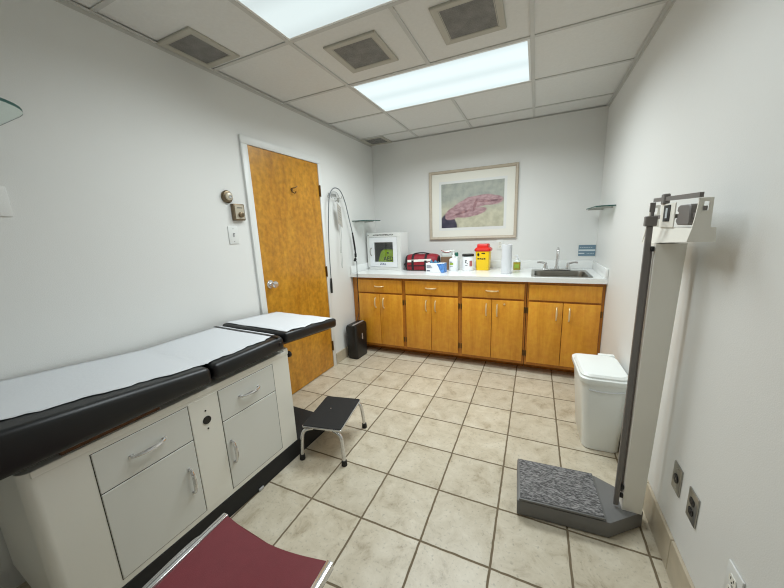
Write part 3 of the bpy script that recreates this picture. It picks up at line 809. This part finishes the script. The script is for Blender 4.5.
# paper towels
pt = thing('paper_towel_roll', 'white paper towel roll standing upright on the worktop', 'paper towels', (1.659, -.455, Z))
bm = BM(); lathe(bm, [(.0465, 0), (.049, .003), (.049, .279), (.0465, .282), (.021, .282), (.021, .27)], n=36)
obj('roll', bm, 'paper', pt)
bm = BM(); lathe(bm, [(.0205, .2705), (.0205, .2815), (.019, .2815), (.019, .2705)]); obj('core', bm, 'brown', pt)
# soap
sp_ = thing('soap_dispenser', 'clear soap dispenser of amber soap beside the paper towel roll', 'soap dispenser', (1.742, -.165, Z))
bm = BM(); loft(bm, [rr0(.034, .024, .015, 0), rr0(.036, .026, .018, .003), rr0(.036, .026, .018, .074), rr0(.034, .025, .018, .082)]); obj('soap', bm, 'amber', sp_)
bm = BM(); loft(bm, [rr0(.035, .0255, .018, .0822), rr0(.033, .024, .018, .095), rr0(.016, .016, .0155, .104), rr0(.014, .014, .0135, .110)]); obj('bottle_neck', bm, 'clear', sp_)
bm = BM(); lathe(bm, [(.016, .1102), (.016, .124), (.006, .126), (.005, .145), (.011, .146), (.011, .156), (.005, .158)]); tube(bm, [(0, 0, .151), (-.02, -.018, .151), (-.026, -.024, .146)], .0045, 8)
obj('pump', bm, 'card', sp_)
bm = BM(); box(bm, -.022, .022, -.0268, -.0262, .02, .06); obj('label', bm, 'green', sp_)

# ------------------------------------------------------------------ wall rack, looped cable, tag with chain
rk = thing('wire_hook', 'white wire hook rail on the left wall between door and worktop', 'hook', (0, -.93, 1.742))
bm = BM()
tube(bm, spline([(.03, -.115, .018), (.03, -.11, -.006), (.03, -.06, -.004), (.03, 0, 0), (.03, .06, .002), (.03, .12, .004), (.03, .128, .026)], 5), .003, 8)
for y in (-.05, .05): tube(bm, [(.001, y, .03), (.012, y, .03), (.03, y, .0)], .003, 8)
tube(bm, spline([(.03, -.09, .0), (.035, -.05, .05), (.035, .03, .056), (.03, .09, .004)], 6), .003, 8)
tube(bm, spline([(.03, 0, 0), (.034, 0, -.03), (.046, 0, -.034), (.054, 0, -.02)], 5), .003, 8)
obj('wire', bm, 'wire', rk)
obj('back_plate', one(box, .0005, .004, -.065, .065, .015, .045, .001, 1), 'wire', rk)
cb = thing('looped_cable', 'grey cable with black grips looped over the wire hook beside the door', 'cable', (.05, -.93, 1.742))
bm = BM()
loop = spline([(-.020, -.172, -.83), (-.018, -.168, -.55), (-.012, -.155, -.28), (0, -.130, -.03), (.004, -.085, .060), (.006, -.01, .094), (.006, .075, .070), (.004, .150, -.03), (0, .215, -.20), (0, .268, -.36)], 10)
tube(bm, loop, .0048, 10); obj('tube', bm, 'cable', cb)
bm = BM(); tube(bm, spline([(0, .266, -.352), (0, .280, -.42), (0, .298, -.52), (0, .304, -.585)], 5), [.008] * 4 + [.010] * 8 + [.0085] * 4, 10); obj('grip', bm, 'black', cb)
bm = BM(); tube(bm, [(-.020, -.172, -.80), (-.020, -.173, -.86), (-.020, -.176, -.95)], [.009, .0115, .010], 10); obj('grip', bm, 'black', cb)
bm = BM(); tube(bm, [(0, .304, -.586), (0, .304, -.63)], .013, 10); tube(bm, [(0, .304, -.642), (-.012, .29, -.675)], [.016, .012], 10); obj('connector', bm, 'black', cb)
bm = BM(); tube(bm, spline([(0, .304, -.628), (.01, .290, -.665), (.030, .270, -.69), (.046, .240, -.74), (.050, .229, -.82), (.050, .226, -.90), (.050, .226, -1.0), (.052, .226, -1.15), (.050, .215, -1.26), (.046, .17, -1.342)], 8), .004, 8)
obj('cord', bm, 'black', cb)
tg = thing('hanging_tag', 'white card with a beaded chain hanging from the wire hook', 'tag', (.052, -.93, 1.725))
RT = [(.012, -.020, -.035), (.012, .046, -.075), (.002, .070, -.280), (.002, -.006, -.235)]
bm = BM(); loft(bm, [RT, [(x + .003, y, z) for x, y, z in RT]]); obj('card', bm, 'tag_card', tg)
bm = BM()
for k in range(5):
    f = .2 + .13 * k
    q0 = Vector(RT[0]).lerp(Vector(RT[3]), f); q1 = Vector(RT[1]).lerp(Vector(RT[2]), f)
    a_, b_ = q0.lerp(q1, .2), q0.lerp(q1, .8)
    loft(bm, [[a_ + Vector((.0032, 0, 0)), b_ + Vector((.0032, 0, 0)), b_ + Vector((.0032, 0, .004)), a_ + Vector((.0032, 0, .004))], [a_ + Vector((.0036, 0, 0)), b_ + Vector((.0036, 0, 0)), b_ + Vector((.0036, 0, .004)), a_ + Vector((.0036, 0, .004))]])
obj('print', bm, 'cable', tg)
obj('clip', one(box, .006, .016, .002, .016, -.03, .012, .002, 1), 'steel', tg)
bm = BM()
for k in range(30):
    z = -.25 - k * .0098
    for yy in (0, .018 + .010 * math.sin(k * .11)):
        bmesh.ops.create_icosphere(bm, subdivisions=1, radius=.0042, matrix=Matrix.Translation((.006, yy + .012 - k * .0006, z)))
tube(bm, spline([(.006, .0, -.53), (.006, -.006, -.64), (.006, .004, -.70), (.006, .016, -.64), (.006, .018, -.53)], 6), .002, 6)
obj('bead_chain', bm, 'wire', tg)

# ------------------------------------------------------------------ paper shredder
sh = thing('paper_shredder', 'slim black paper shredder on the floor at the left end of the cabinets', 'shredder', (.112, -.806, 0), math.radians(-3))
bm = BM()
loft(bm, [rr3(-.060, .060, -.108, .108, .026, .001), rr3(-.063, .063, -.112, .110, .028, .006), rr3(-.069, .069, -.124, .116, .030, .288)])
obj('basket', bm, 'black', sh)
bm = BM()
loft(bm, [rr3(-.071, .071, -.126, .118, .030, .2885), rr3(-.071, .071, -.126, .118, .030, .362), rr3(-.063, .065, -.118, .112, .03, .384), rr3(-.048, .053, -.106, .102, .026, .389)])
obj('cutter_head', bm, 'black', sh)
obj('feed_slot', one(box, .014, .038, -.108, .098, .3892, .397, .003, 2), 'grey_plastic', sh)
obj('emblem', one(box, .0715, .0730, -.012, .008, .21, .278, .0005, 1), 'grey_plastic', sh)

# ------------------------------------------------------------------ exam table
TA = math.radians(-2.46)
et = thing('exam_table', 'long black cushioned exam table with white drawers along the left wall', 'exam table', (.577, -2.362, 0), TA)
ZC = .716
bm = BM()
o = []
for k in range(7):
    q = PI / 2 * k / 6; o.append((-.035 + .035 * math.sin(q) if False else -.035 + .035 * math.cos(PI / 2 - q), -1.085 + .035 - .035 * math.cos(q)))
o = [(-.525, -1.085)] + o + [(0, 0), (-.525, 0)]
prism(bm, o, ZC - .11, 'z', .11)
obj('cabinet', bm, 'enamel', et)
obj('top_rail', one(box, -.527, .004, -1.06, .004, ZC - .022, ZC + .002, .002, 1), 'enamel', et)
obj('lip', one(box, -.50, .003, -.030, .003, ZC + .0022, ZC + .016, .002, 1), 'enamel', et)
obj('plinth', one(box, -.48, .004, -.99, .29, .0005, .1095, .002, 1), 'rubber', et)
obj('clip', one(box, .0045, .014, -.320, -.288, .0005, .018, .003, 1), 'grey_plastic', et)
for y0, y1, hs in ((-.922, -.595, .93), (-.452, -.121, .07)):
    d = obj('drawer', one(box, -.006, .003, y0, y1, .5155, .677, .002, 1), 'enamel_door', et)
    bm = BM(); bow_pull(bm, (.003, (y0 + y1) / 2 - .002, .597), .115, (0, 1, 0), (1, 0, 0), .0068); obj('handle', bm, 'chrome', d)
    d = obj('door', one(box, -.006, .003, y0, y1, .137, .512, .002, 1), 'enamel_door', et)
    bm = BM(); yy = y0 + (y1 - y0) * hs - (.016 if hs > .5 else -.004); bow_pull(bm, (.003, yy, .333), .118, (0, 0, 1), (1, 0, 0), .0068); obj('handle', bm, 'chrome', d)
    bm = BM()
    for ya, yb, za, zb in ((y0 - .0025, y0, .135, .679), (y1, y1 + .0025, .135, .679), (y0, y1, .677, .679), (y0, y1, .135, .137), (y0, y1, .512, .5155)): box(bm, -.006, .0008, ya, yb, za, zb)
    obj('gap', bm, 'seam', et)
op = obj('outlet_panel', one(box, -.006, .002, -.591, -.456, .137, .682, .001, 1), 'enamel', et)
bm = BM(); lathe(bm, [(.019, .0025), (.019, .005), (.012, .0055)], (0, -.523, .570), 'x', 24)
for z in (.617, .527): lathe(bm, [(.004, .0022), (.004, .004)], (0, -.523, z), 'x', 10)
obj('socket', bm, 'black', op)
bm = BM(); tube(bm, [(-.022, .0005, .676), (-.022, .022, .676)], .008); lathe(bm, [(.016, .022), (.019, .027), (.019, .038), (.013, .042)], (-.022, 0, .676), 'y', 18)
obj('knob', bm, 'black', et)
# cushions: rounded slabs built in local table space
def slab(name, label, x0, x1, y0, y1, th, bev, m=None, tilt=0., hinge=0., zb=0., wedge=0.):
    bm = BM()
    n = 14
    box(bm, x0, x1, y0, y1, 0, th, bev, 5)
    for v in bm.verts:
        if v.co.z > th / 2: v.co.z += wedge * max(0, y1 - v.co.y)
    m_ = Matrix.Translation((0, hinge, zb)) @ Matrix.Rotation(math.radians(tilt), 4, 'X') @ Matrix.Translation((0, -hinge, 0))
    bmesh.ops.transform(bm, matrix=m_, verts=bm.verts[:])
    o = obj(name, bm, 'vinyl', et, smooth=60)
    if label: o['label'] = label
    return o, m_
CX0, CX1 = -.548, .040
_, mh = slab('cushion', 'long head section of the cushion', CX0, CX1, -1.40, -.482, .080, .026, tilt=0, hinge=0, zb=.744, wedge=.104)
_, ms = slab('cushion', 'middle seat section of the cushion', CX0, CX1, -.474, -.042, .082, .026, tilt=0, hinge=0, zb=.744)
_, mf = slab('cushion', 'thinner foot section of the cushion', CX0 + .004, CX1 - .004, -.034, .455, .064, .018, tilt=-5.0, hinge=-.02, zb=.772)
bm = BM(); box(bm, CX0 + .05, CX1 - .05, -.985, -.69, -.0255, -.0005); bmesh.ops.transform(bm, matrix=mh, verts=bm.verts[:])
obj('cushion_board', bm, 'board', et)
bm = BM(); box(bm, CX0 + .04, CX1 - .15, -.468, -.05, -.0102, -.0005); bmesh.ops.transform(bm, matrix=ms, verts=bm.verts[:])
obj('cushion_board', bm, 'board', et)
bm = BM(); box(bm, CX0 + .06, CX1 - .06, -.030, .43, -.02, -.0005); bmesh.ops.transform(bm, matrix=mf, verts=bm.verts[:])
obj('cushion_board', bm, 'board', et)
# strap over the end of the seat section
bm = BM(); box(bm, CX0 + .01, CX1 - .006, -.088, -.070, .0872, .0894, .0008, 1); bmesh.ops.transform(bm, matrix=ms, verts=bm.verts[:])
obj('strap', bm, 'vinyl', et)
bm = BM(); box(bm, CX1 + .0006, CX1 + .003, -.088, -.070, .03, .056, .0008, 1); bmesh.ops.transform(bm, matrix=ms, verts=bm.verts[:])
obj('strap', bm, 'vinyl', et)

# exam paper: thin sheets resting on the cushions
Tw = Matrix.Translation((.577, -2.362, 0)) @ Matrix.Rotation(TA, 4, 'Z')
def sheet(name, label, rows, nx, edge, wob, seed):
    """rows: list of (y, z) along the length in table space"""
    rnd = random.Random(seed); bm = BM(); R = []
    for j, (y, z, xa, xb) in enumerate(rows):
        row = []
        for i in range(nx + 1):
            t = i / nx; x = xa + (xb - xa) * t
            x += (.006 * math.sin(j * .9 + seed) + .004 * math.sin(j * 2.3)) * (t > .5) * edge
            zz = z + wob * (.5 + .5 * math.sin(3.1 * x * 9 + j * 1.7 + seed) * math.sin(j * 1.1 + t * 5))
            row.append(bm.verts.new(Tw @ Vector((x, y, zz))))
        R.append(row)
    for a_, b_ in zip(R, R[1:]):
        for i in range(nx): bm.faces.new((a_[i], a_[i + 1], b_[i + 1], b_[i]))
    o = obj(name, bm, 'paper', None, smooth=80)
    so = o.modifiers.new('thick', 'SOLIDIFY'); so.thickness = .0008; so.offset = 1
    tag(o, label, 'paper', 'exam table paper')
def zh(y):   # top of the head section
    v = mh @ Vector((0, y, .080 + .104 * (-.482 - y))); return v
rows = []
for k in range(34):
    y = -1.36 + k * (.86 / 33)
    v = zh(y); xb = CX1 - .112 + .060 * min(1, max(0, (k - 2) / 27)); rows.append((v.y, v.z + .0018, CX0 + .022, xb))
for k in range(3): rows.append((-.486 + k * .006, .826 + .0020, CX0 + .022, CX1 - .050))
for k in range(18):
    rows.append((-.462 + k * (.408 / 17), .8282, CX0 + .022, CX1 - .048 - .012 * (k > 13) * (k - 13) / 4))
sheet('exam_paper', 'white paper running over the head and seat cushions of the exam table', rows, 16, 1, .0022, 1)
rows = []
for k in range(20):
    y = -.012 + k * (.440 / 19); v = mf @ Vector((0, y, .064)); rows.append((v.y, v.z + .0018, CX0 + .012, CX1 - .020 - .008 * math.sin(k * .8) * (k < 16)))
sheet('exam_paper', 'white paper sheet with ragged edges on the foot end of the exam table', rows, 16, .8, .004, 2)

# ------------------------------------------------------------------ step stool
ss = thing('step_stool', 'low chrome step stool with a black mat top beside the exam table', 'step stool', (.732, -2.171, 0), math.radians(10.5))
a, b, zt = .131, .181, .232
bm = BM(); prism(bm, rrect(-a, a, -b, b, .012, 4), .012, 'z', zt - .016, bev=.002); obj('rim', bm, 'chrome', ss)
bm = BM(); prism(bm, rrect(-a + .004, a - .004, -b + .004, b - .004, .010, 4), .004, 'z', zt - .0038, bev=.001, seg=1); obj('tread_mat', bm, 'rubber', ss)
bm = BM(); lathe(bm, [(.004, zt + .0003), (.003, zt + .002)], (-.03, .03, 0), n=10); obj('screw', bm, 'chrome', ss)
for sx in (-1, 1):
    for sy in (-1, 1):
        x, y = sx * .112, sy * .172
        bm = BM()
        tube(bm, spline([(x * .62, y * .9, zt - .028), (x * .95, y, zt - .030), (x + sx * .016, y + sy * .006, zt - .055), (x + sx * .024, y + sy * .012, .12), (x + sx * .030, y + sy * .018, .022)], 6), .0115, 14)
        lg = obj('leg', bm, 'chrome', ss)
        bm = BM(); lathe(bm, [(.017, .0005), (.018, .004), (.0155, .034), (.0118, .036)], (x + sx * .030, y + sy * .018, 0), n=16); obj('rubber_foot', bm, 'rubber', lg)

# ------------------------------------------------------------------ maroon chair
ch = thing('chair', 'maroon seated chrome chair cut off at the bottom edge of the photo', 'chair', (1.186, -3.122, 0), math.radians(1.0))
bm = BM()
nx, ny = 16, 12
rows = []
for lay, zo in ((0, .0), (1, -.022)):
    for j in range(ny + 1):
        t = j / ny
        rows.append([(-.205 + .41 * i / nx, -.004 - .458 * t - .016 * (1 - t) * math.sin(PI * i / nx), .453 - .016 * math.sin(PI * i / nx) * (.55 + .45 * math.sin(PI * (.15 + .85 * t))) + zo - .01 * t) for i in range(nx + 1)])
top_, bot = rows[:ny + 1], rows[ny + 1:]
rings = [t_ + b_[::-1] for t_, b_ in zip(top_, bot)]
loft(bm, rings); obj('seat', bm, 'maroon', ch, smooth=50)
for s in (-1, 1):
    bm = BM(); x = s * .2165; box(bm, x - .0105, x + .0105, -.475, 0, .428, .456, .003, 2); obj('side_rail', bm, 'chrome', ch)
    bm = BM(); xo = s * .286
    tube(bm, spline([(s * .290, .0, .012), (s * .290, -.008, .20), (s * .289, -.022, .35), (xo, -.055, .378), (xo, -.12, .388), (xo, -.40, .385), (xo, -.46, .43), (xo - s * .01, -.505, .55), (xo - s * .015, -.535, .78)], 8), .0115, 12)
    obj('front_leg', bm, 'chrome', ch)
    bm = BM(); tube(bm, spline([(xo, -.40, .388), (xo, -.44, .30), (s * .290, -.50, .012)], 6), .0115, 12); obj('back_leg', bm, 'chrome', ch)
    for yy in (-.10, -.38):
        bm = BM(); tube(bm, [(s * .2275, yy, .425), (s * .277, yy, .390)], .006, 8); obj('bolt', bm, 'chrome', ch)
bm = BM(); 
loft(bm, [[(-.215 + .43 * i / 10, -.517 - .04 * math.sin(PI * i / 10) - d_ - .09 * (z_ - .55), z_) for i in range(11)] + [(-.215 + .43 * i / 10, -.517 - .04 * math.sin(PI * i / 10) - d_ - .02 - .09 * (z_ - .55), z_) for i in range(10, -1, -1)] for z_, d_ in ((.57, 0), (.66, .002), (.76, .0))])
obj('backrest', bm, 'maroon', ch, smooth=50)

# ------------------------------------------------------------------ weighing scale
sl = thing('weighing_scale', 'tall white physician scale with a grey platform by the right wall', 'scale', (2.36, -2.145, 0))
def G(x, y): return (x - 2.36, y + 2.145)
bm = BM(); prism(bm, [G(1.886, -2.298), G(2.27, -2.275), G(2.416, -2.155), G(2.416, -2.09), G(2.335, -2.035), G(2.248, -1.988), G(1.872, -2.010)], .080, 'z', .004, bev=.004, seg=2)
obj('base', bm, 'scale_grey', sl)
bm = BM(); prism(bm, [G(1.892, -2.305), G(2.252, -2.280), G(2.236, -1.998), G(1.874, -2.022)], .012, 'z', .091, bev=.004, seg=2)
obj('platform', bm, 'scale_grey', sl)
bm = BM(); prism(bm, [G(1.899, -2.298), G(2.246, -2.274), G(2.231, -2.006), G(1.882, -2.029)], .004, 'z', .1032, bev=.002, seg=1)
obj('platform_mat', bm, 'mat_grey', sl)
bm = BM()
q0 = [G(2.331, -2.175), G(2.405, -2.175), G(2.405, -2.112), G(2.331, -2.112)]
q1 = [G(2.333, -2.175), G(2.426, -2.175), G(2.426, -2.105), G(2.333, -2.105)]
loft(bm, [[(x, y, .0845) for x, y in q0], [(x, y, 1.305) for x, y in q1]])
obj('column', bm, 'scale_white', sl)
bm = BM()
for xx in (2.329, 2.3265):
    pass
box(bm, 2.322 - 2.36, 2.3305 - 2.36, -.008, -.002, .16, 1.29); obj('groove', bm, 'scale_dark', sl)
bm = BM(); x, y = G(2.3075, -2.168); box(bm, x - .010, x + .010, y - .007, y + .007, .098, 1.372, .002, 1); hr = obj('height_rod', bm, 'scale_dark', sl)
bm = BM(); tube(bm, [(x + .002, y, 1.3725), (x + .004, y, 1.43)], .006, 8); box(bm, x - .006, x + .010, y - .004, y + .004, 1.425, 1.460); obj('rod_extension', bm, 'scale_dark', hr)
bm = BM(); box(bm, x - .018, x + .020, y - .012, y + .012, 1.372, 1.410, .003, 1); obj('slide_block', bm, 'scale_dark', hr)
bm = BM()
bm.free()
for z in (1.285, .20, .155): obj('rod_clip', one(box, x + .0105, x + .0225, y - .008, y + .008, z - .010, z + .010, .002, 1), 'black', sl)
# head: tray, end plates, beams, weights
y0, y1 = -.275, .170
def hx(x): return x - 2.36
bm = BM()
loft(bm, [[(hx(a_), yy, z_ + (dz if z_ < 1.34 else 0)) for a_, z_ in ((2.338, 1.302), (2.404, 1.302), (2.404, 1.318), (2.404, 1.366), (2.354, 1.366))] for yy, dz in ((y0, .022), (y1, -.006))])
obj('beam_housing', bm, 'scale_white', sl, smooth=20)
for yy, dz in ((y0 - .006, .022), (y1 + .0005, -.006)):
    bm = BM()
    prism(bm, [(hx(2.337), 1.302 + dz), (hx(2.406), 1.302 + dz), (hx(2.402), 1.3670), (hx(2.389), 1.3670), (hx(2.387), 1.456), (hx(2.354), 1.456), (hx(2.350), 1.40), (hx(2.346), 1.3670),
               (hx(2.356), 1.3670 + .03), (hx(2.366), 1.418), (hx(2.366), 1.445), (hx(2.379), 1.445), (hx(2.379), 1.418), (hx(2.3662), 1.4178), (hx(2.3562), 1.3968), (hx(2.3462), 1.3668)], .0055, 'y', yy)
    obj('end_plate', bm, 'scale_white', sl, smooth=20)
bm = BM(); box(bm, hx(2.364), hx(2.374), y0 - .0105, y0 - .0062, 1.418, 1.432, .001, 1); obj('beam_stop', bm, 'scale_dark', sl)
bm = BM(); loft(bm, [[(hx(xx), yy, zz + dz) for xx, zz in ((2.346, 0), (2.356, 0), (2.356, .015), (2.346, .015))] for yy, dz in ((y0 - .024, 1.4565), (y1 - .055, 1.467))]); obj('upper_beam', bm, 'scale_dark', sl)
bm = BM(); box(bm, hx(2.341), hx(2.361), -.022, .010, 1.452, 1.490, .003, 1); obj('small_poise', bm, 'scale_dark', sl)
bm = BM(); box(bm, hx(2.357), hx(2.365), y0 + .0005, y1 - .05, 1.398, 1.413, .001, 1); obj('lower_beam', bm, 'scale_dark', sl)
bm = BM(); prism(bm, [(-.236, 1.375), (-.150, 1.375), (-.135, 1.386), (-.135, 1.396), (-.150, 1.402), (-.150, 1.415), (-.137, 1.421), (-.140, 1.437), (-.152, 1.441), (-.230, 1.441), (-.236, 1.436), (-.239, 1.41), (-.243, 1.384)], .026, 'x', hx(2.349), bev=.003, seg=1)
obj('large_poise', bm, 'scale_dark', sl)
bm = BM(); box(bm, hx(2.348), hx(2.352), -.118, .020, 1.3665, 1.4525, .001, 1); pl_ = obj('dial_plate', bm, 'scale_white', sl)
bm = BM(); box(bm, hx(2.346), hx(2.3478), -.080, -.018, 1.388, 1.447); obj('dial_slot', bm, 'ink', pl_)
bm = BM(); box(bm, hx(2.3452), hx(2.3458), -.058, -.040, 1.40, 1.436); obj('pointer', bm, 'sign_light', pl_)

# ------------------------------------------------------------------ trash can
tr = thing('trash_can', 'white plastic trash can with a lid by the right wall near the sink', 'trash can', (2.322, -1.470, 0), math.radians(2))
bm = BM()
loft(bm, [rr3(-.086, .102, -.168, .150, .04, .001), rr3(-.090, .106, -.173, .155, .042, .006), rr3(-.122, .120, -.196, .192, .045, .440), rr3(-.124, .122, -.198, .194, .045, .452)])
obj('bin', bm, 'bin', tr)
bm = BM()
loft(bm, [rr3(-.134, .124, -.205, .200, .05, .4525), rr3(-.138, .126, -.209, .204, .052, .460), rr3(-.138, .126, -.209, .204, .052, .484), rr3(-.132, .122, -.203, .197, .05, .490)])
obj('rim', bm, 'bin', tr)
bm = BM()
loft(bm, [rr3(-.131, .118, -.200, .148, .055, .4905), rr3(-.131, .118, -.200, .148, .055, .500), rr3(-.121, .108, -.190, .138, .055, .512), rr3(-.075, .062, -.13, .095, .05, .517)])
obj('lid', bm, 'bin', tr)
obj('hinge_block', one(box, .02, .114, .152, .188, .4905, .510, .006, 2), 'bin', tr)
bm = BM(); tube(bm, spline([(-.088, -.1965, .415), (-.03, -.1985, .408), (.03, -.1985, .410), (.095, -.196, .421)], 6), .003, 8); obj('bag_edge', bm, 'paper', tr)

# ------------------------------------------------------------------ world, camera, view
wd = bpy.data.worlds.new('world'); sc.world = wd; wd.use_nodes = True
wd.node_tree.nodes['Background'].inputs[0].default_value = (.02, .02, .02, 1)
cam = bpy.data.cameras.new('camera'); co = bpy.data.objects.new('camera', cam); COL.objects.link(co)
Rm = ((0.91054, -0.410829, -0.04622), (0.411397, 0.889355, 0.199501), (-0.040854, -0.200669, 0.978807))
rt = [r[0] for r in Rm]; fw = [r[1] for r in Rm]; up = [r[2] for r in Rm]
co.matrix_world = Matrix(((rt[0], up[0], -fw[0], 1.907644), (rt[1], up[1], -fw[1], -3.702207), (rt[2], up[2], -fw[2], 1.398298), (0, 0, 0, 1)))
cam.sensor_fit = 'HORIZONTAL'; cam.sensor_width = 36; cam.lens = 36 * 311.68533 / 784; cam.clip_start = .02
sc.camera = co
vs = sc.view_settings
sc.display_settings.display_device = 'sRGB'
vs.view_transform = 'Standard'; vs.look = 'None'; vs.gamma = 1; vs.use_curve_mapping = False; vs.exposure = 0.0
sc.cycles.filter_width = 1.1
